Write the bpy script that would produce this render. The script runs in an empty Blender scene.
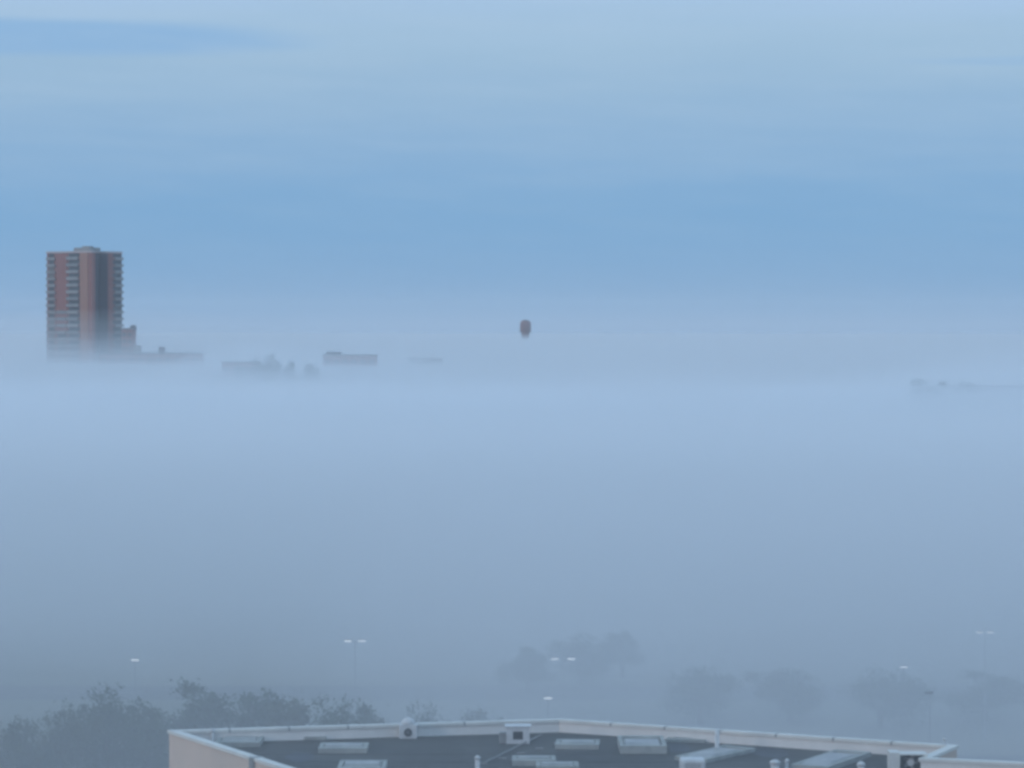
import bpy, bmesh, math, random
from mathutils import Vector, Matrix, noise
R = math.radians
sc = bpy.context.scene
COL = sc.collection
random.seed(7)

# ------------------------------------------------------------------ camera
H, F, HZ = 45.0, 2900.0, 330.0
PH = math.atan((384 - HZ) / F)
cam = bpy.data.cameras.new('camera'); cam.sensor_width = 36; cam.lens = 36 * F / 1024
cam.clip_start = 1; cam.clip_end = 60000
co = bpy.data.objects.new('camera', cam); COL.objects.link(co)
co.location = (0, 0, H); co.rotation_euler = (math.pi / 2 - PH, 0, 0)
sc.camera = co

def ray(px, py):
    dx, dy = (px - 512) / F, (384 - py) / F
    return Vector((dx, math.cos(PH) + dy * math.sin(PH), -math.sin(PH) + dy * math.cos(PH)))
def at(px, py, D):
    d = ray(px, py); return Vector((0, 0, H)) + d * (D / d.y)
def onz(px, py, z):
    d = ray(px, py); return Vector((0, 0, H)) + d * ((z - H) / d.z)

# ------------------------------------------------------------------ materials
def new_mat(name):
    m = bpy.data.materials.new(name); m.use_nodes = True
    return m, m.node_tree.nodes, m.node_tree.links, m.node_tree.nodes['Principled BSDF']
def mat(name, c1, c2=None, scale=1.0, rough=0.85, spec=0.3, stretch=(1, 1, 1), bump=0.0):
    m, n, l, p = new_mat(name)
    p.inputs['Roughness'].default_value = rough
    p.inputs['Specular IOR Level'].default_value = spec
    c2 = c2 or tuple(v * 0.75 for v in c1)
    tc = n.new('ShaderNodeTexCoord'); mp = n.new('ShaderNodeMapping'); mp.inputs['Scale'].default_value = stretch
    nz = n.new('ShaderNodeTexNoise'); nz.inputs['Scale'].default_value = scale; nz.inputs['Detail'].default_value = 6
    nz.inputs['Roughness'].default_value = 0.65
    r = n.new('ShaderNodeValToRGB')
    r.color_ramp.elements[0].position = .32; r.color_ramp.elements[0].color = (*c2, 1)
    r.color_ramp.elements[1].position = .66; r.color_ramp.elements[1].color = (*c1, 1)
    l.new(tc.outputs['Object'], mp.inputs[0]); l.new(mp.outputs[0], nz.inputs[0])
    l.new(nz.outputs[0], r.inputs[0]); l.new(r.outputs[0], p.inputs['Base Color'])
    if bump:
        b = n.new('ShaderNodeBump'); b.inputs['Strength'].default_value = bump; b.inputs['Distance'].default_value = .1
        l.new(nz.outputs[0], b.inputs['Height']); l.new(b.outputs[0], p.inputs['Normal'])
    return m
def brick_mat(name, c1, c2, mortar, w=.8, h=.3):
    m, n, l, p = new_mat(name); p.inputs['Roughness'].default_value = .9
    tc = n.new('ShaderNodeTexCoord'); sp = n.new('ShaderNodeSeparateXYZ'); ad = n.new('ShaderNodeMath'); ad.operation = 'ADD'
    cb = n.new('ShaderNodeCombineXYZ'); bt = n.new('ShaderNodeTexBrick')
    l.new(tc.outputs['Object'], sp.inputs[0]); l.new(sp.outputs[0], ad.inputs[0]); l.new(sp.outputs[1], ad.inputs[1])
    l.new(ad.outputs[0], cb.inputs[0]); l.new(sp.outputs[2], cb.inputs[1]); l.new(cb.outputs[0], bt.inputs[0])
    bt.inputs['Color1'].default_value = (*c1, 1); bt.inputs['Color2'].default_value = (*c2, 1)
    bt.inputs['Mortar'].default_value = (*mortar, 1); bt.inputs['Scale'].default_value = 1
    bt.inputs['Brick Width'].default_value = w; bt.inputs['Row Height'].default_value = h
    bt.inputs['Mortar Size'].default_value = .015
    l.new(bt.outputs[0], p.inputs['Base Color'])
    return m
def emit_mat(name, col, s):
    m, n, l, p = new_mat(name)
    p.inputs['Base Color'].default_value = (.8, .8, .8, 1)
    p.inputs['Emission Color'].default_value = (*col, 1); p.inputs['Emission Strength'].default_value = s
    return m
def vol_mat(name, col, dens, aniso=0.0):
    m, n, l, p = new_mat(name); n.remove(p)
    v = n.new('ShaderNodeVolumePrincipled')
    v.inputs['Color'].default_value = (*col, 1); v.inputs['Density'].default_value = dens
    v.inputs['Anisotropy'].default_value = aniso
    l.new(v.outputs[0], n['Material Output'].inputs['Volume'])
    m.cycles.homogeneous_volume = True
    return m
def glass_mat(name, c):
    m, n, l, p = new_mat(name)
    p.inputs['Base Color'].default_value = (*c, 1); p.inputs['Roughness'].default_value = .15
    p.inputs['Specular IOR Level'].default_value = .6
    return m

M = dict(
    brick=brick_mat('red_brick', (.31, .095, .07), (.24, .075, .06), (.24, .2, .17)),
    brick_brown=brick_mat('brown_brick', (.36, .155, .095), (.30, .13, .085), (.3, .26, .22)),
    brick_dark_shade=brick_mat('dark_brick_and_shade', (.085, .05, .08), (.05, .045, .05), (.08, .07, .07)),  # dark brick of the roof huts, also the painted shade of the tower recess
    panel=mat('pale_balcony_panel', (.33, .31, .29), (.24, .23, .22), 1.5),
    slab=mat('concrete_slab', (.30, .29, .28), (.22, .22, .21), .8),
    capping=mat('pale_capping', (.52, .42, .40), (.42, .36, .34), .8),
    blind=mat('pale_blind', (.20, .19, .18), (.14, .135, .13), 1),
    panel_grey=mat('grey_balcony_panel', (.25, .25, .24), (.18, .18, .18), 1.5),
    glass=glass_mat('dark_glass', (.05, .05, .055)),
    beige=mat('beige_render', (.66, .52, .43), (.58, .47, .39), .35, bump=.2, stretch=(1, 1, .35)),
    coping=mat('white_metal_coping', (.74, .72, .66), (.60, .59, .55), .9, rough=.5),
    upstand=mat('weathered_white_membrane', (.84, .81, .76), (.72, .70, .66), .8, stretch=(1, 1, .5)),
    deck=mat('dark_roof_membrane', (.085, .083, .078), (.042, .042, .042), .22, rough=.8, bump=.15),
    patch=mat('wet_membrane_patch', (.045, .05, .06), (.035, .04, .05), .5, rough=.6),
    patch_pale=mat('dusty_membrane_patch', (.085, .083, .078), (.055, .055, .053), .8, rough=.9),
    polycarb=mat('milky_skylight_sheet', (.36, .36, .34), (.22, .23, .23), 1.2, rough=.35),
    rim=mat('pale_skylight_frame', (.40, .41, .38), (.26, .27, .26), 1.4),
    kerbm=mat('weathered_aluminium', (.30, .30, .29), (.2, .2, .2), 2, rough=.5),
    whitem=mat('white_painted_metal', (.66, .67, .66), (.5, .5, .5), 2, rough=.45),
    darkm=mat('dark_metal', (.05, .05, .055), (.03, .03, .03), 2, rough=.6),
    bark=mat('bark', (.10, .075, .055), (.05, .04, .03), 3, stretch=(1, 1, .3)),
    leaf=mat('dark_foliage', (.055, .085, .035), (.025, .045, .02), .6, rough=.7),
    leaf2=mat('olive_foliage', (.085, .095, .04), (.04, .05, .025), .6, rough=.7),
    asphalt=mat('asphalt', (.055, .055, .057), (.04, .04, .042), .15),
    concrete=mat('pavement_concrete', (.20, .20, .19), (.15, .15, .145), .3),
    paint=mat('road_paint', (.62, .62, .6), (.45, .45, .44), 1),
    steel=mat('galvanised_pole', (.36, .37, .38), (.28, .28, .29), 2, rough=.5),
    rust=mat('rusty_red_tank_paint', (.27, .11, .10), (.18, .08, .08), .4, rough=.6),
    tanksh=mat('pale_shaft_concrete', (.34, .32, .32), (.28, .27, .27), .4),
    lit=emit_mat('lamp_glow', (.92, .97, 1.0), .62),
    lit_dim=emit_mat('lamp_glow_faint', (.92, .97, 1.0), .5),
)

# ------------------------------------------------------------------ helpers
def add_box(bm, x0, x1, y0, y1, z0, z1, bevel=0):
    r = bmesh.ops.create_cube(bm, size=1)
    for v in r['verts']:
        v.co = Vector((x0 + (v.co.x + .5) * (x1 - x0), y0 + (v.co.y + .5) * (y1 - y0), z0 + (v.co.z + .5) * (z1 - z0)))
    if bevel:
        es = list({e for v in r['verts'] for e in v.link_edges})
        bmesh.ops.bevel(bm, geom=es, offset=bevel, segments=2, affect='EDGES', profile=.6)
def add_lathe(bm, prof, seg=24, cx=0, cy=0, z0=0):
    rings = []
    for r, z in prof:
        rings.append([bm.verts.new((cx + r * math.cos(2 * math.pi * k / seg), cy + r * math.sin(2 * math.pi * k / seg), z0 + z)) for k in range(seg)])
    for a, b in zip(rings, rings[1:]):
        for k in range(seg):
            bm.faces.new((a[k], a[(k + 1) % seg], b[(k + 1) % seg], b[k]))
    bm.faces.new(list(reversed(rings[0]))); bm.faces.new(rings[-1])
def add_tube(bm, a, b, r0, r1, seg=8):
    a, b = Vector(a), Vector(b); d = (b - a).normalized()
    u = d.orthogonal().normalized(); w = d.cross(u)
    A = [bm.verts.new(a + (u * math.cos(2 * math.pi * k / seg) + w * math.sin(2 * math.pi * k / seg)) * r0) for k in range(seg)]
    B = [bm.verts.new(b + (u * math.cos(2 * math.pi * k / seg) + w * math.sin(2 * math.pi * k / seg)) * r1) for k in range(seg)]
    for k in range(seg):
        bm.faces.new((A[k], A[(k + 1) % seg], B[(k + 1) % seg], B[k]))
    bm.faces.new(list(reversed(A))); bm.faces.new(B)
def add_prism(bm, pts, z0, z1):
    A = [bm.verts.new((p[0], p[1], z0)) for p in pts]; B = [bm.verts.new((p[0], p[1], z1)) for p in pts]
    n = len(pts)
    for k in range(n):
        bm.faces.new((A[k], A[(k + 1) % n], B[(k + 1) % n], B[k]))
    bm.faces.new(list(reversed(A))); bm.faces.new(B)
def obj(name, bm, m, parent=None, smooth=False, loc=None):
    bmesh.ops.recalc_face_normals(bm, faces=bm.faces)
    me = bpy.data.meshes.new(name); bm.to_mesh(me); bm.free()
    me.materials.append(m)
    if smooth:
        for p in me.polygons: p.use_smooth = True
    o = bpy.data.objects.new(name, me); COL.objects.link(o)
    if parent: o.parent = parent
    if loc is not None: o.location = loc
    return o
def BM(): return bmesh.new()
def box(name, dims, m, parent=None, bevel=0):
    b = BM(); add_box(b, *dims, bevel=bevel); return obj(name, b, m, parent)
def tag(o, label, cat, group=None):
    o['label'] = label; o['category'] = cat
    if group: o['group'] = group
    return o
def kind(o, k): o['kind'] = k; return o
def thing(name, label, cat, loc=(0, 0, 0), rz=0, group=None):
    o = bpy.data.objects.new(name, None); COL.objects.link(o); o.location = loc; o.rotation_euler = (0, 0, rz)
    o.empty_display_size = .5
    return tag(o, label, cat, group)
def dup(root, loc, rz, label, scale=1.0, group=None):
    r = root.copy(); COL.objects.link(r); r.location = loc; r.rotation_euler = (0, 0, rz)
    r.scale = (scale,) * 3 if not hasattr(scale, '__len__') else scale
    r['label'] = label
    if group: r['group'] = group
    for ch in list(root.children):
        c = ch.copy(); COL.objects.link(c); c.parent = r
        for g in list(ch.children):
            d = g.copy(); COL.objects.link(d); d.parent = c
    return r

# ------------------------------------------------------------------ terrain
def hill(x, y):
    t = max(0, min(1, (y - 620) / 480)); t = t * t * (3 - 2 * t)
    n = noise.noise(Vector((x / 260, y / 260, 0))) * 3.0
    if y < 1000: return t * (20 + n) + 21 * math.exp(-((x - 135) / 75) ** 2 - ((y - 760) / 90) ** 2)
    return t * (20 + n) + 21 * math.exp(-((x - 135) / 75) ** 2 - ((y - 760) / 90) ** 2) if y < 3200 else t * (20 + n) * max(0, 1 - (y - 3200) / 2500)
def terrain():
    b = BM(); xs = [-4650, -3500, -2500] + [-1800 + 60 * i for i in range(61)] + [2500, 3500, 4650]
    ys = [-2650, -1200, -500, -200, 0, 100, 200, 300, 400, 500] + [560 + 50 * i for i in range(70)] + [4600, 5200, 5950]
    g = [[b.verts.new((x, y, hill(x, y))) for x in xs] for y in ys]
    for j in range(len(ys) - 1):
        for i in range(len(xs) - 1):
            b.faces.new((g[j][i], g[j][i + 1], g[j + 1][i + 1], g[j + 1][i]))
    m, n, l, p = new_mat('ground_grass'); p.inputs['Roughness'].default_value = .95
    tc = n.new('ShaderNodeTexCoord'); nz = n.new('ShaderNodeTexNoise'); nz.inputs['Scale'].default_value = .018; nz.inputs['Detail'].default_value = 8
    r = n.new('ShaderNodeValToRGB'); e = r.color_ramp.elements
    e[0].position = .38; e[0].color = (.07, .085, .055, 1); e[1].position = .62; e[1].color = (.16, .155, .115, 1)
    l.new(tc.outputs['Object'], nz.inputs[0]); l.new(nz.outputs[0], r.inputs[0]); l.new(r.outputs[0], p.inputs['Base Color'])
    return kind(obj('ground', b, m, smooth=True), 'structure')
terrain()
# a road with kerbs crossing behind the tree line, and a car park on the left
def strip(name, x0, x1, y0, y1, z, m):
    b = BM(); v = [b.verts.new(q) for q in ((x0, y0, z), (x1, y0, z), (x1, y1, z), (x0, y1, z))]; b.faces.new(v)
    return kind(obj(name, b, m), 'structure')
strip('car_park', -75, 90, 150, 306, .008, M['asphalt'])
strip('road', -420, 420, 352, 366, .008, M['asphalt'])
b = BM()
for x in range(-400, 400, 9): add_box(b, x, x + 3, 358.9, 359.1, .010, .014)
kind(obj('road_marking', b, M['paint']), 'structure')
b = BM()
for x in range(-70, 86, 3):
    add_box(b, x, x + .1, 292, 297, .010, .014)
    add_box(b, x, x + .1, 262, 267, .010, .014)
kind(obj('parking_marking', b, M['paint']), 'structure')

# ------------------------------------------------------------------ near flat-roofed building
Z = 25.0; ZD = 24.34
A = onz(168, 730, Z); B = onz(560, 718.5, Z); C = onz(958, 745, Z); D_ = onz(930, 757.5, Z); E = onz(1080, 764.5, Z)
Fp = onz(285, 768, Z)
Fn = A + (Fp - A) * 3.2
G = E + Vector((2, -30, 0))
poly = [A, B, C, D_, E, G, Fn]                      # outer outline, clockwise from the far left corner
def inset(pts, d):
    n = len(pts); out = []
    for k in range(n):
        p0, p1, p2 = (Vector((q.x, q.y)) for q in (pts[k - 1], pts[k], pts[(k + 1) % n]))
        a, c = (p1 - p0).normalized(), (p2 - p1).normalized()
        na, nc = Vector((a.y, -a.x)), Vector((c.y, -c.x))       # right hand side = inside for a clockwise outline
        q = na + nc; q = q / q.dot(na)
        out.append(p1 + q * d)
    return out
def ringmesh(b, o, i, z0, z1):
    n = len(o)
    V = [[b.verts.new((p[0], p[1], z)) for p in pts] for pts, z in ((o, z0), (i, z0), (i, z1), (o, z1))]
    for s in range(4):
        for k in range(n):
            b.faces.new((V[s][k], V[s][(k + 1) % n], V[(s + 1) % 4][(k + 1) % n], V[(s + 1) % 4][k]))
O2 = [Vector((p.x, p.y)) for p in poly]
bld = thing('flat_roofed_building', 'beige flat-roofed building in the foreground with a dark roof and white parapet', 'building')
b = BM(); ringmesh(b, inset(poly, .04), inset(poly, .30), 0, Z - .16); obj('wall', b, M['beige'], bld)
b = BM(); ringmesh(b, inset(poly, .303), inset(poly, .34), ZD - .02, Z - .163); obj('parapet_upstand', b, M['upstand'], bld)
b = BM(); ringmesh(b, inset(poly, -.03), inset(poly, .42), Z - .155, Z); obj('coping', b, M['coping'], bld)
b = BM(); pi = inset(poly, .345); add_prism(b, pi, ZD - .3, ZD); roof = obj('roof', b, M['deck'], bld)
# joint strip and pipe on the left wall
u = (Fp - A).normalized(); nrm = Vector((u.y, -u.x, 0)) * -1
if nrm.x > 0: nrm = -nrm
for s, w in ((10.4, .16),):
    p = A + (Fp - A).normalized() * s
    b = BM()
    q = [p + nrm * -.5, p + nrm * .10, p + nrm * .10 + u * .42, p + nrm * -.5 + u * .42]
    add_prism(b, q, 0.0, Z - .02 + .03); obj('wall_joint', b, M['kerbm'], bld)
# roof drains / seams on membrane: seam lines as raised laps
b = BM()
for k in range(9):
    y = 120 + k * 2.6
    # laps stay within the deck outline
    xl = max(A.x + 1.2 + (A.y - y) * .52, -60)
    add_box(b, xl, xl + 22, y, y + .09, ZD + .002, ZD + .012)
obj('membrane_lap', b, M['kerbm'] if False else M['deck'], bld)

def rmk(p, rz):
    e = bpy.data.objects.new('skylight', None); return e
def skylight(px0, px1, pyb, depth, h, rz=0.0, ridge=True):
    """kerb + milky ridge top; front bottom edge at row pyb between columns px0 and px1"""
    c = onz((px0 + px1) / 2, pyb, ZD); w = (px1 - px0) / F * c.y / 2
    T = Matrix.Translation((c.x, c.y + depth / 2, ZD)) @ Matrix.Rotation(rz, 4, 'Z')
    rim = .42 if depth > 1.5 else .28
    b = BM(); hd = depth / 2; zk = h if not ridge else h * .8
    for dm in ((-w, w, -hd, -hd + rim), (-w, w, hd - rim, hd), (-w, -w + .2, -hd + rim + .002, hd - rim - .002), (w - .2, w, -hd + rim + .002, hd - rim - .002)):
        add_box(b, *dm, 0.002, zk)
    bmesh.ops.transform(b, matrix=T, verts=b.verts); k = obj('skylight', b, M['rim'], bld)
    b = BM(); d = hd - rim - .004; w2 = w - .204; z0, z1 = zk * .7, h
    lo = [b.verts.new(q) for q in ((-w2, -d, z0), (w2, -d, z0), (w2, d, z0), (-w2, d, z0))]
    hi = [b.verts.new(q) for q in ((-w2 + .12, -d * .5, z1), (w2 - .12, -d * .5, z1), (w2 - .12, d * .5, z1), (-w2 + .12, d * .5, z1))]
    for i in range(4): b.faces.new((lo[i], lo[(i + 1) % 4], hi[(i + 1) % 4], hi[i]))
    b.faces.new(hi); b.faces.new(lo[::-1])
    bmesh.ops.transform(b, matrix=T, verts=b.verts); obj('glazing', b, M['polycarb'], k)
    return k
skylight(215, 260, 747.5, 2.6, .32)
skylight(283, 326, 740, 1.1, .2)
skylight(318, 367, 753.5, 2.0, .32)
skylight(337, 385, 775, 2.6, .4)
skylight(512, 556, 766, 1.6, .34)
skylight(536, 579, 772, 1.5, .34)
skylight(556, 600, 749.5, 1.9, .3, rz=-.06)
skylight(620, 667, 754, 3.6, .4, ridge=False)
skylight(668, 708, 742.5, 1.4, .18, rz=-.2)
skylight(700, 738, 763, 4.6, .24, rz=-.62)
skylight(818, 858, 772, 5.6, .3, rz=-.5)
b = BM(); c = onz(681, 751, ZD); add_prism(b, [(c.x - .55, c.y - .2), (c.x + .5, c.y - .1), (c.x + .45, c.y + 2.4), (c.x - .5, c.y + 2.6)], ZD + .001, ZD + .006)
obj('roof_patch', b, M['patch'], bld)

for k, (x_, y_, rr_) in enumerate(((450, 752, .8), (300, 757, .7), (425, 762, .5), (770, 752, .9))):
    c = onz(x_, y_, ZD); b = BM()
    add_prism(b, [(c.x + rr_ * (1 + .5 * noise.noise(Vector((a_ * 1.7, k, 3)))) * math.cos(a_), c.y + 2.2 * rr_ * (1 + .5 * noise.noise(Vector((a_ * 1.7, k, 9)))) * math.sin(a_)) for a_ in [i * 2 * math.pi / 18 for i in range(18)]], ZD + .001, ZD + .004)
    obj('roof_patch', b, M['patch' if k % 2 else 'patch_pale'], bld)
for P0, P1 in ((A, B), (B, C)):
    d_ = (P1 - P0); L_ = d_.length; d_.normalize(); nn = Vector((d_.y, -d_.x, 0))
    for k in range(1, int(L_ / 3)):
        p = P0 + d_ * 3 * k; b = BM()
        q = [p - nn * .034, p - nn * .034 + d_ * .09, p + nn * .425 + d_ * .09, p + nn * .425]
        add_prism(b, q, Z - .16, Z + .004); obj('coping_joint', b, M['kerbm'], bld)
c0, c1 = onz(477, 764, ZD), onz(560, 742, ZD)
b = BM(); add_tube(b, (c0.x + .4, c0.y, ZD + .1), (c1.x - .9, c1.y + 2, ZD + .1), .035, .035)
for k in range(5):
    q = c0.lerp(c1, k / 4.5); add_box(b, q.x + .1, q.x + .5, q.y - .06, q.y + .06, ZD, ZD + .07)
obj('conduit', b, M['kerbm'], bld)

# things standing on the roof
def roof_thing(name, label, cat, px, py, rz=0, group=None):
    c = onz(px, py, ZD); return thing(name, label, cat, (c.x, c.y, ZD), rz, group)
# exhaust fan with dark round mouth, domed cap
t = roof_thing('exhaust_fan', 'white exhaust fan with a dark round mouth and domed cap standing against the far parapet', 'roof fan', 408, 739)
box('housing', (-.46, .46, 0, .75, 0, .72), M['whitem'], t, bevel=.05)
b = BM(); add_lathe(b, [(.36, 0), (.36, .06), (.30, .2), (.16, .29), (.02, .32)], 20, cy=.38, z0=.722); obj('cap', b, M['whitem'], t, True)
b = BM(); add_tube(b, (0, -.004, .33), (0, -.03, .33), .21, .21, 20); obj('mouth', b, M['darkm'], t)
b = BM()
for k in range(5):
    a = k * math.pi / 5
    add_tube(b, (-.21 * math.cos(a), -.045, .33 - .21 * math.sin(a)), (.21 * math.cos(a), -.045, .33 + .21 * math.sin(a)), .008, .008, 5)
obj('grille', b, M['kerbm'], t)
# square ventilator
t = roof_thing('roof_ventilator', 'white box ventilator with a dark square opening beside the far parapet', 'roof vent', 518, 744)
b = BM()
for dm in ((-.58, -.25, 0, .8, 0, .84), (.25, .58, 0, .8, 0, .84), (-.25, .25, 0, .8, .62, .84), (-.25, .25, 0, .8, 0, .2)): add_box(b, *dm)
obj('housing', b, M['whitem'], t)
box('opening', (-.248, .248, .1, .75, .203, .617), M['darkm'], t)
box('cap', (-.66, .66, -.06, .86, .843, .9), M['whitem'], t, bevel=.02)
b = BM(); add_box(b, -.95, -.585, .1, .6, 0, .55, bevel=.03); obj('side_duct', b, M['kerbm'], t)
# pipes
def vent_pipe(px, py, h, r, label, cap=True):
    t = roof_thing('vent_pipe', label, 'vent pipe', px, py, 0)
    b = BM(); add_lathe(b, [(r * 1.5, 0), (r * 1.4, .05), (r, .09), (r, h)], 16); obj('pipe', b, M['whitem'], t, True)
    if cap:
        b = BM(); add_lathe(b, [(r * 1.25, 0), (r * 1.3, .08), (r * .8, .16), (r * .1, .2)], 16, z0=h + .003); obj('cowl', b, M['whitem'], t, True)
    return t
vent_pipe(477.5, 770, .5, .11, 'short white vent pipe alone on the dark roof left of the double skylight')
vent_pipe(717, 751, 1.05, .11, 'tall slim white vent pipe in front of the parapet, tallest of the vent pipes', False)
vent_pipe(775, 771, .34, .2, 'stout white vent pipe with domed cowl at the bottom edge of the roof')
vent_pipe(787, 769, .3, .08, 'thin white vent pipe just right of the stout domed one')
vent_pipe(861, 772, .3, .16, 'short white vent pipe left of the framed roof fan')
vent_pipe(188.0, 744, .45, .13, 'small grey-white vent pipe tucked in the far left corner of the roof', False)
vent_pipe(212.5, 743, .55, .09, 'slim white vent pipe beside the leftmost skylight')
# white cabinet
t = roof_thing('rooftop_unit', 'rounded white rooftop unit at the bottom edge in front of the long skylight', 'rooftop unit', 693, 776)
box('casing', (-.58, .58, 0, 1.1, .1, .75), M['whitem'], t, bevel=.14)
box('plinth', (-.5, .5, .1, 1.0, 0, .1), M['kerbm'], t)
b = BM()
for k in range(5): add_box(b, -.36, .36, -.018, -.002, .25 + k * .08, .28 + k * .08)
obj('louvre', b, M['kerbm'], t)
# framed fan at the right corner
t = roof_thing('framed_roof_fan', 'square fan unit with pale frame and white round hub by the right roof corner', 'roof fan', 909, 771)
b = BM()
for dm in ((-.9, -.42, 0, .9, 0, .86), (.72, .86, 0, .9, 0, .8), (-.42, .72, 0, .9, .74, .8)): add_box(b, *dm)
obj('frame', b, M['coping'], t)
box('back_panel', (-.415, .715, .45, .88, 0, .735), M['darkm'], t)
b = BM(); add_tube(b, (.12, .44, .36), (.12, .2, .36), .2, .16, 18); obj('hub', b, M['whitem'], t)
b = BM()
for k in range(5):
    a = k * 2 * math.pi / 5
    add_tube(b, (.12, .34, .36), (.12 + .33 * math.cos(a), .34, .36 + .33 * math.sin(a)), .05, .09, 6)
obj('blade', b, M['kerbm'], t)
# knob on the parapet
c = onz(944, 744.5, Z)
t = thing('lightning_rod', 'short pale rod and knob on the parapet top near its pointed right corner', 'lightning rod', (c.x, c.y - .2, Z))
b = BM(); add_lathe(b, [(.09, 0), (.09, .04), (.03, .06), (.03, .2)], 12); obj('rod', b, M['whitem'], t)
b = BM(); add_lathe(b, [(.02, 0), (.09, .05), (.09, .12), (.02, .17)], 12, z0=.203); obj('knob', b, M['whitem'], t, True)

# ------------------------------------------------------------------ trees
def make_tree(seed, hgt, rad, leafmat, label, group, nclump=70, per=64, narrow=1.0):
    rnd = random.Random(seed)
    t = thing('broadleaf_tree', label, 'tree', group=group)
    b = BM(); th = hgt * .34
    add_tube(b, (0, 0, -.4), (0, 0, th), .26, .19, 10)
    for k in range(9):
        a = rnd.uniform(0, 6.28); z = th * rnd.uniform(.75, 1.0)
        p1 = Vector((math.cos(a) * rad * .4, math.sin(a) * rad * .4, z + hgt * rnd.uniform(.12, .3)))
        add_tube(b, (0, 0, z - .1), p1, .12, .06, 6)
        p2 = p1 + Vector((math.cos(a + .4) * rad * .35, math.sin(a + .4) * rad * .35, hgt * rnd.uniform(.05, .2)))
        add_tube(b, p1, p2, .06, .02, 5)
    obj('trunk', b, M['bark'], t)
    b = BM(); cz = hgt * .54
    lobes = []
    for k in range(9):
        a = rnd.uniform(0, 6.28); rr = rad * rnd.uniform(.15, .55)
        lobes.append((Vector((math.cos(a) * rr, math.sin(a) * rr, cz + hgt * rnd.uniform(-.28, .14))), rad * rnd.uniform(.38, .56)))
    lobes.append((Vector((0, 0, cz + hgt * .18)), rad * .5))
    for c, lr in lobes:
        for q in range(nclump // 8):
            d = Vector((rnd.gauss(0, 1), rnd.gauss(0, 1), rnd.gauss(0, 1))).normalized()
            cc = c + Vector((d.x, d.y, d.z * .8)) * lr * rnd.uniform(.4, .85)
            cr = rad * rnd.uniform(.15, .27)
            for s in range(per):
                p = cc + Vector((rnd.gauss(0, .5), rnd.gauss(0, .5), rnd.gauss(0, .38))) * cr
                p.z = min(p.z, hgt)
                nrm = Vector((rnd.gauss(0, 1), rnd.gauss(0, 1), rnd.gauss(.5, 1))).normalized()
                u = nrm.orthogonal().normalized(); w = nrm.cross(u); sz = rnd.uniform(.11, .22)
                vs = [b.verts.new(p + u * sz * i + w * sz * j * .6) for i, j in ((-1, 0), (0, -1), (1, 0), (0, 1))]
                b.faces.new(vs)
    o = obj('crown', b, leafmat, t); o.scale = (narrow, narrow, 1)
    return t
GT = 'trees standing in the fog on the left'
GM = 'trees fading in the fog in the middle and right'
protos = [make_tree(11, 9.5, 6.2, M['leaf'], '', GT, 90), make_tree(12, 10, 4.6, M['leaf'], '', GT, 80),
          make_tree(13, 8.5, 4.4, M['leaf2'], '', GT, 80), make_tree(14, 9, 3.6, M['leaf'], '', GT, 70, narrow=.8)]
used = set()
def place_tree(k, px, top, D, label, group, wpx=None):
    if D < 60: D = (H - D) * F / (top - HZ)          # a small D is the tree's height
    """crown top at (px, top) standing at distance D on the ground"""
    p = at(px, top, D); z0 = hill(p.x, p.y); h = p.z - z0
    base = [9.5, 10, 8.5, 9][k]; rad = [6.2, 4.6, 4.4, 3.6 * .8][k]
    s = h / base; sx = s if wpx is None else (wpx / F * D / 2) / rad
    if k not in used:
        used.add(k); t = protos[k]; t['label'] = label; t['group'] = group
        t.location = (p.x, p.y, z0); t.scale = (sx, sx, s); t.rotation_euler = (0, 0, random.uniform(0, 6))
        return t
    return dup(protos[k], (p.x, p.y, z0), random.uniform(0, 6), label, (sx, sx, s), group)
place_tree(0, 108, 684, 11, 'broad dark tree left of the beige building, nearest and darkest in the fog', GT, 128)
place_tree(2, 62, 700, 10, 'rounded tree merging with the left flank of the broad dark tree', GT, 95)
place_tree(2, 22, 708, 10, 'olive tree at the left edge of the picture beside the low hedge', GT, 90)
place_tree(3, 45, 729, 8, 'small dark bushy tree low in front of the left edge trees', GT, 42)
place_tree(1, 196, 668, 11, 'tall tree with a peaked crown right behind the broad dark tree', GT, 125)
place_tree(1, 150, 694, 10, 'lower tree in the gap between the broad dark tree and the tall peaked one', GT, 100)
place_tree(3, 266, 672, 11, 'tree with a narrow top between the tall peaked tree and the low tree row', GT, 92)
place_tree(2, 292, 688, 10.5, 'round tree directly right of the narrow-topped tree', GT, 100)
place_tree(0, 330, 695, 10, 'flat-topped low tree above the skylights at left of the roof', GT, 112)
place_tree(1, 366, 689, 11, 'tree with a small pointed top at the right end of the left tree row', GT, 88)
place_tree(0, 420, 702, 9.5, 'spreading pale tree barely visible left of the round-mouthed roof fan', GM, 84)
place_tree(2, 476, 700, 9.5, 'pale round tree behind the middle of the far parapet', GM, 70)
place_tree(1, 528, 640, 6.8, 'foggy tall tree left of the pair of lamps above the parapet', GM, 80)
place_tree(0, 580, 632, 6.8, 'foggy broad tree behind the pair of lamps above the parapet', GM, 100)
place_tree(3, 622, 622, 7.2, 'foggy slender tree beside the tall mast', GM, 60)
place_tree(0, 700, 666, 6.8, 'flat broad tree at the left end of the right tree row', GM, 120)
place_tree(2, 790, 664, 6.6, 'rounded tree in the middle of the right tree row', GM, 110)
place_tree(0, 880, 668, 6.8, 'broad low tree behind the unlit street lamp', GM, 130)
place_tree(1, 985, 664, 6.7, 'tree at the right edge of the picture in the tree row', GM, 120)
b = BM()
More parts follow.
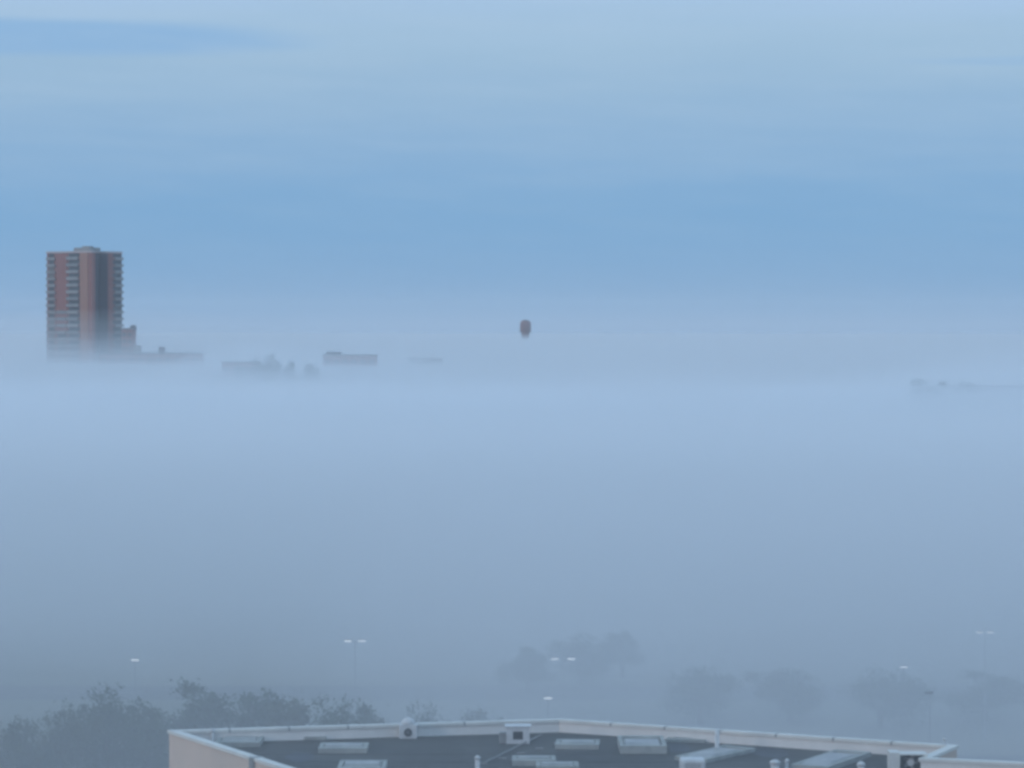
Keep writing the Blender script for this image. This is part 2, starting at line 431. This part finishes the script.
def hedge(x0, x1, y, z, d, seed, m, label):
    rnd = random.Random(seed); b = BM(); c = (x0 + x1) / 2
    for k in range(int((x1 - x0) * 260)):
        p = Vector((rnd.uniform(x0, x1) - c, rnd.uniform(-d, d), 0)); top = z * (.8 + .25 * noise.noise(Vector((p.x * .5, seed, 0))))
        p.z = rnd.uniform(0, 1) ** .6 * top
        n_ = Vector((rnd.gauss(0, 1), rnd.gauss(0, 1), rnd.gauss(0, 1))).normalized(); u = n_.orthogonal().normalized(); w = n_.cross(u); s = rnd.uniform(.07, .15)
        b.faces.new([b.verts.new(p + u * s * i + w * s * j) for i, j in ((-1, 0), (0, -1), (1, 0), (0, 1))])
    add_box(b, x0 - c, x1 - c, -d * .7, d * .7, -.1, z * .6)
    o = obj('hedge', b, m); o.location = (c, y, 0)
    return tag(o, label, 'hedge')
hedge(-50, -37, 282, 2.6, 1.2, 3, M['leaf2'], 'low olive hedge along the ground at the left edge behind the small bushy tree')

# ------------------------------------------------------------------ street lamps
def lamp_post(zh, lit, arms, gap, label, group):
    t = thing('street_lamp', label, 'street lamp', group=group)
    b = BM(); add_lathe(b, [(.18, 0), (.18, .25), (.07, .3), (.035, zh - .15)], 12); obj('pole', b, M['steel'], t, True)
    for s in arms:
        b = BM(); add_tube(b, (0, 0, zh - .35), (s * gap * .45, 0, zh + .0), .045, .035, 8); obj('arm', b, M['steel'], t)
        x = s * gap
        b = BM()
        prof = [(-.42, .05), (-.3, .12), (.25, .14), (.42, .07)]
        add_box(b, x - .40, x + .40, -.16, .16, zh + .0, zh + .10, bevel=.045); hd = obj('lamp_head', b, M['darkm'] if not lit else M['steel'], t)
        if lit:
            b = BM(); add_box(b, x - .38, x + .38, -.15, .15, zh - .20, zh - .003, bevel=.07); obj('lens', b, M[lit], hd)
        else:
            b = BM(); add_box(b, x - .34, x + .34, -.12, .12, zh - .07, zh - .003, bevel=.02); obj('lens', b, M['glass'], hd)
    return t
GL = 'street lamps glowing in the fog'
def put_lamp(px, py, zh, D, lit, arms, gap, label):
    p = at(px, py, D); t = lamp_post(p.z, lit, arms, gap, label, GL); t.location = (p.x, p.y, 0); return t
put_lamp(355, 640, 12, 309, 'lit', (-1, 1), .75, 'twin-headed lit street lamp above the left tree row')
put_lamp(563, 658, 12, 292, 'lit', (-1, 1), .82, 'twin-headed lit street lamp, the brighter pair, above the middle of the parapet')
put_lamp(548, 697, 12, 261, 'lit_dim', (0,), .3, 'single lit street lamp just above the parapet near its bend')
put_lamp(135, 659, 12, 291, 'lit_dim', (0,), .3, 'single faint lit street lamp above the broad dark tree')
put_lamp(985, 631.5, 12, 317, 'lit_dim', (-1, 1), .6, 'faint twin-headed street lamp high at the right edge')
put_lamp(904, 666, 12, 285, 'lit_dim', (0,), .3, 'very faint single lit street lamp above the dark unlit one')
put_lamp(930, 693, 12, 258, None, (-1, ), .1, 'unlit dark street lamp on a thin pole above the right of the parapet')
# mast
p = at(661, 620, 400)
t = thing('mast', 'tall thin mast standing in fog right of the bright lamp pair', 'mast', (p.x, p.y, 0))
b = BM(); add_lathe(b, [(.35, 0), (.3, .4), (.2, .5), (.1, p.z)], 12); obj('pole', b, M['steel'], t, True)
b = BM(); add_lathe(b, [(.28, 0), (.3, .1), (.12, .3)], 12, z0=p.z); obj('finial', b, M['steel'], t, True)

# ------------------------------------------------------------------ far tower block
DT = 1262.0; S = DT / F
corner = at(92, 330, DT); gz = 18.0
top = at(84, 252.5, DT).z
th = R(33)
t = thing('tower_block', 'tall brick apartment tower with balcony stacks rising out of the fog at left', 'apartment tower', (corner.x, corner.y, gz), 0)
# local frame: origin at nearest corner; left face along -a, right face along +b
hgt = top - gz; FH = 6.75 * S; NF = 20
t.rotation_euler = (0, 0, math.pi - th)      # local +x runs along the left face away from the corner, local -y... computed below
# local x axis -> world (-cos th, sin th); local y axis must point along the right face: world (sin th, cos th) -> use y negative
def lb(b, x0, x1, y0, y1, z0, z1): add_box(b, x0, x1, -y1, -y0, z0, z1)     # x along left face, y along right face (into block)
def xs(px):                                        # distance along the left face for an image column
    k = (px - 512) / F; return (corner.x - k * DT) / (math.cos(th) + k * math.sin(th))
def ys(px):
    k = (px - 512) / F; return (k * DT - corner.x) / (math.sin(th) - k * math.cos(th))
W1, W2 = xs(47.2), ys(122)
REC = (ys(95.5), ys(108))
# body pieces butt together round the notch of the right face
b = BM()
lb(b, 0, W1, 0, REC[0], 0, hgt); lb(b, 5.0, W1, REC[0] + .001, REC[1] - .001, 0, hgt); lb(b, 0, W1, REC[1], W2, 0, hgt)
obj('wall', b, M['brick'], t)
b = BM(); lb(b, 4.9, 4.997, REC[0] + .01, REC[1] - .01, 0, hgt - .1); lb(b, .01, 4.89, REC[1] - .1, REC[1] - .003, 0, hgt - .1)  # dark sheets lining the notch: its shade is put into their colour
obj('recess_shade_lining', b, M['brick_dark_shade'], t)
b = BM(); lb(b, xs(88.5), xs(80.5), -.35, -.003, 0, hgt + .3); obj('pilaster', b, M['brick_brown'], t)
b = BM(); lb(b, xs(67.5), xs(57), -.25, -.003, hgt * .42, hgt - FH * .3); obj('pilaster', b, M['brick'], t)
b = BM(); lb(b, -.3, -.003, ys(108.6), ys(112.5), 0, hgt); obj('pilaster', b, M['brick'], t)
b = BM()
lb(b, -.2, W1 + .2, -.4, REC[0], hgt + .003, hgt + .8); lb(b, 4.8, W1 + .2, REC[0] + .002, REC[1] - .002, hgt + .003, hgt + .8); lb(b, -.35, W1 + .2, REC[1], W2 + .2, hgt + .003, hgt + .8)
obj('roof_parapet', b, M['capping'], t)
b = BM(); lb(b, xs(87), xs(71), 2, 9, hgt + .803, hgt + 2.3); obj('penthouse', b, M['slab'], t)
b = BM(); lb(b, xs(83), xs(76), 4, 7, hgt + 2.303, hgt + 3.0); obj('plant_room', b, M['panel'], t)
b = BM(); add_tube(b, (xs(90), -5, hgt + .803), (xs(90), -5, hgt + 3.2), .12, .05); obj('aerial', b, M['steel'], t)
rt = random.Random(5)
for f in range(NF):
    z = hgt - FH * (f + 1)
    if z < 0: break
    gm = lambda: M[rt.choice(['glass', 'glass', 'glass', 'blind'])]
    pm = lambda: M[rt.choice(['panel', 'panel', 'panel_grey', 'slab'])]
    # glazing strips
    for nm, x0, x1 in (('w', 69, 79.8), ('w', 49, 54.5)):
        b = BM(); lb(b, xs(x1), xs(x0), -.05, -.003, z + FH * .42, z + FH * .92); obj('window', b, gm(), t)
    b = BM(); lb(b, -.05, -.003, ys(113.2), ys(121.5), z + FH * .42, z + FH * .92); obj('window', b, gm(), t)
    for (x0, x1) in ((68.2, 80.0),):
        b = BM(); lb(b, xs(x1), xs(x0), -1.3, -.053, z, z + .2); lb(b, xs(x1), xs(x0), -1.3, -1.18, z + .2, z + FH * .42); obj('balcony', b, pm(), t)
    b = BM(); lb(b, xs(56.5), xs(47.6), -1.1, -.053, z, z + .2); lb(b, xs(56.5), xs(47.6), -1.1, -.98, z + .2, z + FH * .36); obj('balcony', b, M['slab'], t)
    b = BM(); lb(b, -1.2, -.053, ys(113.4), ys(121.8), z, z + .2); lb(b, -1.2, -1.08, ys(113.4), ys(121.8), z + .2, z + FH * .38); obj('balcony', b, pm(), t)
    if f >= 8:
        b = BM(); lb(b, xs(67), xs(57.5), -1.0, -.053, z, z + .2); lb(b, xs(67), xs(57.5), -1.0, -.9, z + .2, z + FH * .4); obj('balcony', b, pm(), t)
        b = BM(); lb(b, xs(67), xs(57.5), -.045, -.004, z + FH * .42, z + FH * .92); obj('window', b, gm(), t)

def far_block(name, label, cat, px0, px1, py, D, depth, wallm, nwin=4, rz=0, roofm='slab', nf=3):
    p0, p1 = at(px0, py, D), at(px1, py, D); w = p1.x - p0.x; cx = (p0.x + p1.x) / 2; z0 = hill(cx, D) - 2; h = p0.z - z0
    t = thing(name, label, cat, (cx, D, z0), rz)
    box('wall', (-w / 2, w / 2, 0, depth, 0, h - .6), M[wallm], t)
    box('roof', (-w / 2 - .4, w / 2 + .4, -.4, depth + .4, h - .597, h), M[roofm], t)
    for f in range(nf):
        for k in range(nwin):
            x = -w / 2 + w * (k + .5) / nwin; ww = w / nwin * .32; z = h - 3.6 - f * 3
            box('window', (x - ww, x + ww, -.04, -.003, z, z + 1.5), M['glass'], t)
    return t, w, h
t2, w, h = far_block('stair_annex', 'lower brick annex block attached right of the tower, half sunk in fog', 'building', 121.5, 132.5, 328, 1266, 12, 'brick', 2, nf=5)
box('roof_hut', (1, 3.2, 3, 6, h + .003, h + 1.2), M['brick_dark_shade'], t2)
t3, w, h = far_block('low_slab_building', 'long low building with dark flat roof line beside the tower, fading into fog', 'building', 99, 200, 353, 1235, 16, 'brick', 11, nf=2, roofm='darkm')
box('roof_hut', (w * .08, w * .08 + 2.4, 3, 7, h + .003, h + 2.6), M['brick_dark_shade'], t3)
box('roof_hut', (-w * .17, -w * .17 + 3, 3, 7, h + .003, h + 3.2), M['panel'], t3)
b = BM()
for k in range(14):
    x = -w / 2 + (k + .5) * w / 14; add_tube(b, (x, .2, h), (x, .2, h + .9), .05, .05, 5)
add_tube(b, (-w / 2, .2, h + .9), (w / 2, .2, h + .9), .05, .05, 5)
obj('railing', b, M['darkm'], t3)
far_block('flat_roofed_house', 'thin low flat-roofed house between the long building and the foggy grove', 'building', 222, 258, 361.5, 1040, 10, 'brick', 4, nf=1)
t5, w, h = far_block('brick_block', 'faint reddish boxy building right of the foggy grove left of centre', 'building', 323, 376, 354.5, 1150, 14, 'brick', 6, nf=2)
box('roof_hut', (-w / 2 + 1, -w / 2 + 7, 3, 7, h + .003, h + 1.0), M['brick_dark_shade'], t5)
far_block('pale_block', 'barely visible pale building furthest right of the row left of the round-headed tower', 'building', 408, 442, 358, 1290, 14, 'slab', 4, nf=1)
far_block('warehouse', 'faint long flat-roofed building in the fog at the right edge', 'building', 955, 1060, 386, 760, 14, 'slab', 8, nf=1)
GF = 'trees of the far foggy grove left of centre'
place_tree(0, 272, 353, 1000, 'left rounded tree of the far grove between the thin house and the reddish block', GF, 38)
place_tree(1, 291, 354, 1005, 'middle tree of the far grove between the thin house and the reddish block', GF, 32)
place_tree(2, 309, 359, 1000, 'lower right tree of the far grove, touching the reddish block', GF, 30)
place_tree(3, 240, 357.5, 1020, 'leftmost tree of the far grove, over the thin low house', GF, 24)
place_tree(0, 256, 357, 1015, 'low spreading tree of the far grove at the end of the thin low house', GF, 30)
GR = 'trees of the faint grove at far right'
place_tree(0, 918, 378, 740, 'left low tree of the faint grove at far right', GR, 50)
place_tree(1, 940, 374, 735, 'tallest tree of the faint grove at far right', GR, 46)
place_tree(2, 966, 379, 745, 'right tree of the faint grove beside the long flat-roofed building', GR, 50)

# ------------------------------------------------------------------ round-headed tower
DW = 2500.0; SW = DW / F; KW = SW / .569
p = at(525.5, 340, DW); zt = at(525.5, 320, DW).z; zb = hill(p.x, p.y) - 1
t = thing('water_tower', 'slim tower with a dark reddish round head poking out of the fog at centre', 'water tower', (p.x, p.y, zb))
hh = zt - zb; r = 5.4 * SW
b = BM(); add_lathe(b, [(r * .66, -11.2 * KW), (r * .72, -10.6 * KW), (r * .74, -7.4 * KW), (r * 1.0, -6.4 * KW), (r, -2.2 * KW), (r * .92, -1.4 * KW), (r * .7, -.4 * KW)], 28, z0=hh); obj('tank', b, M['rust'], t, True)
b = BM(); add_lathe(b, [(r * .5, 0), (r * .42, .4), (r * .1, .8)], 24, z0=hh - .4 * KW + .003); obj('cap', b, M['darkm'], t, True)
b = BM(); add_lathe(b, [(2.2, 0), (1.0, hh * .3), (.9, hh - 11.2 * KW - .003)], 20); obj('shaft', b, M['tanksh'], t, True)
b = BM(); add_lathe(b, [(r * 1.04, 0), (r * 1.04, .25)], 28, z0=hh - 6.9 * KW)
for k in range(24):
    a = k * math.pi / 12; add_tube(b, (r * 1.02 * math.cos(a), r * 1.02 * math.sin(a), hh - 6.9 * KW + .25), (r * 1.02 * math.cos(a), r * 1.02 * math.sin(a), hh - 6.9 * KW + 1.3), .04, .04, 5)
obj('gallery', b, M['darkm'], t)

# ------------------------------------------------------------------ haze and fog bank
def fogbox(name, x0, x1, y0, y1, z0, z1, m, label):
    b = BM(); add_box(b, x0, x1, y0, y1, z0, z1); o = kind(obj(name, b, m), 'stuff'); o['label'] = label; return o
def fogbank(name, ztop, amp, wl, yfront, m, seed, label, yend=5600, mound=0, lean=0):
    """closed fog body with a softly rolling top"""
    b = BM()
    xs_ = [-4500, -2600] + [-1600 + 40 * i for i in range(38)] + [-90 + 10 * i for i in range(19)] + [120 + 40 * i for i in range(38)] + [2600, 4500]
    ys_ = []; y = yfront
    while y < yend - 20: ys_.append(y); y += 30 if y < 1700 and y > 0 else (900 if y > 1700 else 300)
    ys_.append(yend)
    def zt(x, y): return ztop + amp * noise.noise(Vector((x / wl, y / wl, seed))) + amp * .5 * noise.noise(Vector((x / wl * 2.7, y / wl * 2.7, seed + 9))) + mound * math.exp(-((x + 170) / 230) ** 2)
    def fr(x):
        q = max(0, min(1, (x + 30) / 30)); return 60 * noise.noise(Vector((x / 150, seed, 0))) * (lean == 0) - lean * q * q * (3 - 2 * q)
    g = [[b.verts.new((x, y + fr(x) * (j == 0), zt(x, y))) for x in xs_] for j, y in enumerate(ys_)]
    nx, ny = len(xs_), len(ys_)
    for j in range(ny - 1):
        for i in range(nx - 1): b.faces.new((g[j][i], g[j][i + 1], g[j + 1][i + 1], g[j + 1][i]))
    edge = [g[0][i] for i in range(nx)] + [g[j][-1] for j in range(1, ny)] + [g[-1][i] for i in range(nx - 2, -1, -1)] + [g[j][0] for j in range(ny - 2, 0, -1)]
    low = [b.verts.new((v.co.x, v.co.y, -.8)) for v in edge]; n = len(edge)
    for k in range(n): b.faces.new((edge[k], edge[(k + 1) % n], low[(k + 1) % n], low[k]))
    b.faces.new(low)
    o = kind(obj(name, b, m), 'stuff'); o['label'] = label; return o
FOGC = (.952, .978, 1.0)
fogbox('haze', -4700, 4700, -2700, 6000, -1.2, 104, vol_mat('thin_haze', FOGC, .00017), 'thin pale blue haze over the whole place')
# top, roll, wavelength, near front, density, far end, extra height round the tower, how much nearer the front comes on the right
FOG = [(32.5, 2.0, 150, -2500, .0030, 5600, 0, 0), (31.0, 2.4, 170, 325, .0058, 5600, 0, 110), (28.5, 2.6, 190, 390, .0095, 5600, 0, 0),
       (43, 3.4, 190, 1000, .0004, 3000, 0, 0), (41, 3.2, 180, 900, .0005, 5000, 0, 0), (39, 3.0, 170, 800, .0006, 5600, 0, 0),
       (37, 3, 160, 700, .0006, 5600, 0, 0), (34.5, 2.6, 150, 620, .0005, 5600, 0, 0), (30, 2.6, 140, 600, .0022, 5600, 0, 0), (26, 2.5, 140, 560, .006, 5600, 0, 0)]
for i, (zt_, am, wl, yf, dn, ye, mo, ln) in enumerate(FOG):
    fogbank('haze', zt_, am, wl, yf, vol_mat('fog', FOGC, dn), 1.3 + 2.7 * i, 'layer of the pale blue fog bank', ye, mo, ln)

def billow(cx, cy, cz, rx, ry, rz, dens, seed):
    '''rounded bank of thicker fog, its outline uneven'''
    b = BM(); bmesh.ops.create_icosphere(b, subdivisions=4, radius=1)
    for v in b.verts:
        k = 1 + .16 * noise.noise(v.co * 1.8 + Vector((seed, 0, 0))) + .07 * noise.noise(v.co * 4.5 + Vector((0, seed, 0)))
        v.co = Vector((cx + v.co.x * rx * k, cy + v.co.y * ry * k, max(-.6, cz + v.co.z * rz * k)))
    o = kind(obj('haze', b, vol_mat('fog_billow', FOGC, dens)), 'stuff'); o['label'] = 'billow of thicker fog'
billow(-185, 1240, 16, 190, 210, 36, .0015, 1.0)
billow(-150, 1270, 14, 290, 300, 30, .0009, 5.0)
billow(-40, 1500, 12, 420, 380, 30, .0009, 9.0)
billow(230, 1150, 8, 260, 240, 27, .0012, 13.0)
billow(130, 660, 16, 95, 62, 24, .0110, 17.0)
billow(-74, 930, 14, 66, 58, 26, .0105, 21.0)

# ------------------------------------------------------------------ light
SUN_EL, SUN_AZ = 14.0, 235.0        # compass style: 0 = +Y (view direction), clockwise; behind and left of the camera
w = bpy.data.worlds.new('World'); sc.world = w; w.use_nodes = True
n, l = w.node_tree.nodes, w.node_tree.links
bg = n['Background']; bg.inputs['Strength'].default_value = .1
def node(t, **k):
    x = n.new(t)
    for a, v in k.items(): setattr(x, a, v)
    return x
def mth(op, a, b_=None, c=None):
    x = node('ShaderNodeMath', operation=op)
    for i, v in enumerate((a, b_, c)):
        if v is None: continue
        if isinstance(v, (int, float)): x.inputs[i].default_value = v
        else: l.new(v, x.inputs[i])
    return x.outputs[0]
tc = node('ShaderNodeTexCoord'); sp = node('ShaderNodeSeparateXYZ'); l.new(tc.outputs['Generated'], sp.inputs[0])
zc = mth('MAXIMUM', sp.outputs[2], 0.002)
cb = node('ShaderNodeCombineXYZ'); l.new(sp.outputs[0], cb.inputs[0]); l.new(sp.outputs[1], cb.inputs[1]); l.new(zc, cb.inputs[2])
sky = node('ShaderNodeTexSky', sky_type='NISHITA', sun_disc=False)
sky.sun_elevation = R(SUN_EL); sky.sun_rotation = R(SUN_AZ)
l.new(cb.outputs[0], sky.inputs[0])
el = mth('ARCSINE', zc); az = mth('ARCTAN2', sp.outputs[0], sp.outputs[1])
# streaky cloud noise in azimuth / elevation
cn = node('ShaderNodeCombineXYZ'); l.new(mth('MULTIPLY', az, 5.0), cn.inputs[0]); l.new(mth('MULTIPLY', el, 48.0), cn.inputs[1])
nz = node('ShaderNodeTexNoise'); nz.inputs['Scale'].default_value = 1.0; nz.inputs['Detail'].default_value = 4; nz.inputs['Roughness'].default_value = .5
l.new(cn.outputs[0], nz.inputs[0])
nf_ = mth('SUBTRACT', nz.outputs[0], .5)
elw = mth('ADD', el, mth('MULTIPLY', mth('MULTIPLY', nf_, .026), mth('MINIMUM', mth('MULTIPLY', el, 28.0), 1.0)))
ramp = node('ShaderNodeValToRGB'); cr = ramp.color_ramp; cr.interpolation = 'B_SPLINE'
STOPS = [(0.0, (.325, .475, .70)), (.0025, (.28, .45, .69)), (.008, (.18, .385, .66)), (.028, (.165, .385, .67)), (.042, (.165, .385, .67)), (.058, (.225, .425, .69)), (.085, (.31, .49, .70)), (.115, (.40, .58, .75)), (.3, (.445, .64, 1.26)), (1.0, (.49, .755, 2.2))]
while len(cr.elements) < len(STOPS): cr.elements.new(.5)
for e, (p_, c_) in zip(cr.elements, STOPS): e.position = p_; e.color = (*c_, 1)
l.new(mth('DIVIDE', elw, 1.0), ramp.inputs[0])
def lens(az0, el0, rx, ry, tilt=0.0):
    dx = mth('DIVIDE', mth('SUBTRACT', az, az0), rx)
    dy = mth('DIVIDE', mth('SUBTRACT', mth('SUBTRACT', mth('ADD', el, mth('MULTIPLY', nf_, .008)), el0), mth('MULTIPLY', mth('SUBTRACT', az, az0), tilt)), ry)
    d = mth('ADD', mth('MULTIPLY', dx, dx), mth('MULTIPLY', dy, dy))
    x = node('ShaderNodeMapRange', interpolation_type='SMOOTHSTEP'); x.inputs['From Min'].default_value = 1.25; x.inputs['From Max'].default_value = .35
    l.new(d, x.inputs['Value']); return x.outputs[0]
gap = mth('MAXIMUM', lens(-.172, .0990, .105, .0075), mth('MULTIPLY', lens(.19, .0915, .06, .0016), .5))
mx = node('ShaderNodeMixRGB'); mx.inputs[2].default_value = (.235, .45, .75, 1)
l.new(mth('MULTIPLY', gap, .75), mx.inputs[0]); l.new(ramp.outputs[0], mx.inputs[1])
# clouds are bright against the physical sky: scale to the sky's units, then veil the sky with them
sc_ = node('ShaderNodeMixRGB', blend_type='MULTIPLY'); sc_.inputs[0].default_value = 1; sc_.inputs[2].default_value = (10, 10, 10, 1)
l.new(mx.outputs[0], sc_.inputs[1])
cn2 = node('ShaderNodeCombineXYZ'); l.new(mth('MULTIPLY', az, 16.0), cn2.inputs[0]); l.new(mth('ADD', mth('MULTIPLY', el, 150.0), mth('MULTIPLY', az, 6.0)), cn2.inputs[1])
nz2 = node('ShaderNodeTexNoise'); nz2.inputs['Detail'].default_value = 6; nz2.inputs['Roughness'].default_value = .6; nz2.inputs['Scale'].default_value = 1
l.new(cn2.outputs[0], nz2.inputs[0])
wisp = node('ShaderNodeMixRGB', blend_type='MIX'); wisp.inputs[2].default_value = (4.3, 5.9, 7.7, 1)
wa = mth('MULTIPLY', mth('MAXIMUM', mth('SUBTRACT', nz2.outputs[0], .42), 0.0), mth('MINIMUM', mth('MULTIPLY', el, 9.0), .8))
l.new(wa, wisp.inputs[0]); l.new(sc_.outputs[0], wisp.inputs[1])
mm = node('ShaderNodeMixRGB'); mm.inputs[0].default_value = .92; l.new(sky.outputs[0], mm.inputs[1]); l.new(wisp.outputs[0], mm.inputs[2])
l.new(mm.outputs[0], bg.inputs[0])
sl = bpy.data.lights.new('sun', 'SUN'); sl.energy = .6; sl.angle = R(15); sl.color = (1, .86, .78)
so = bpy.data.objects.new('sun', sl); COL.objects.link(so)
a = R(SUN_AZ); sd = Vector((math.sin(a) * math.cos(R(SUN_EL)), math.cos(a) * math.cos(R(SUN_EL)), math.sin(R(SUN_EL))))
so.rotation_euler = sd.to_track_quat('Z', 'Y').to_euler(); so.location = (-200, -200, 300)

# ------------------------------------------------------------------ render settings
v = sc.view_settings; v.view_transform = 'Standard'; v.look = 'None'; v.gamma = 1; v.exposure = 0; v.use_curve_mapping = False
sc.render.engine = 'CYCLES'
cy = sc.cycles
cy.volume_bounces = 10; cy.max_bounces = 12; cy.diffuse_bounces = 2; cy.glossy_bounces = 2; cy.transparent_max_bounces = 16
cy.use_denoising = True; cy.caustics_reflective = False; cy.caustics_refractive = False
cy.pixel_filter_type = 'BLACKMAN_HARRIS'; cy.filter_width = 3.2
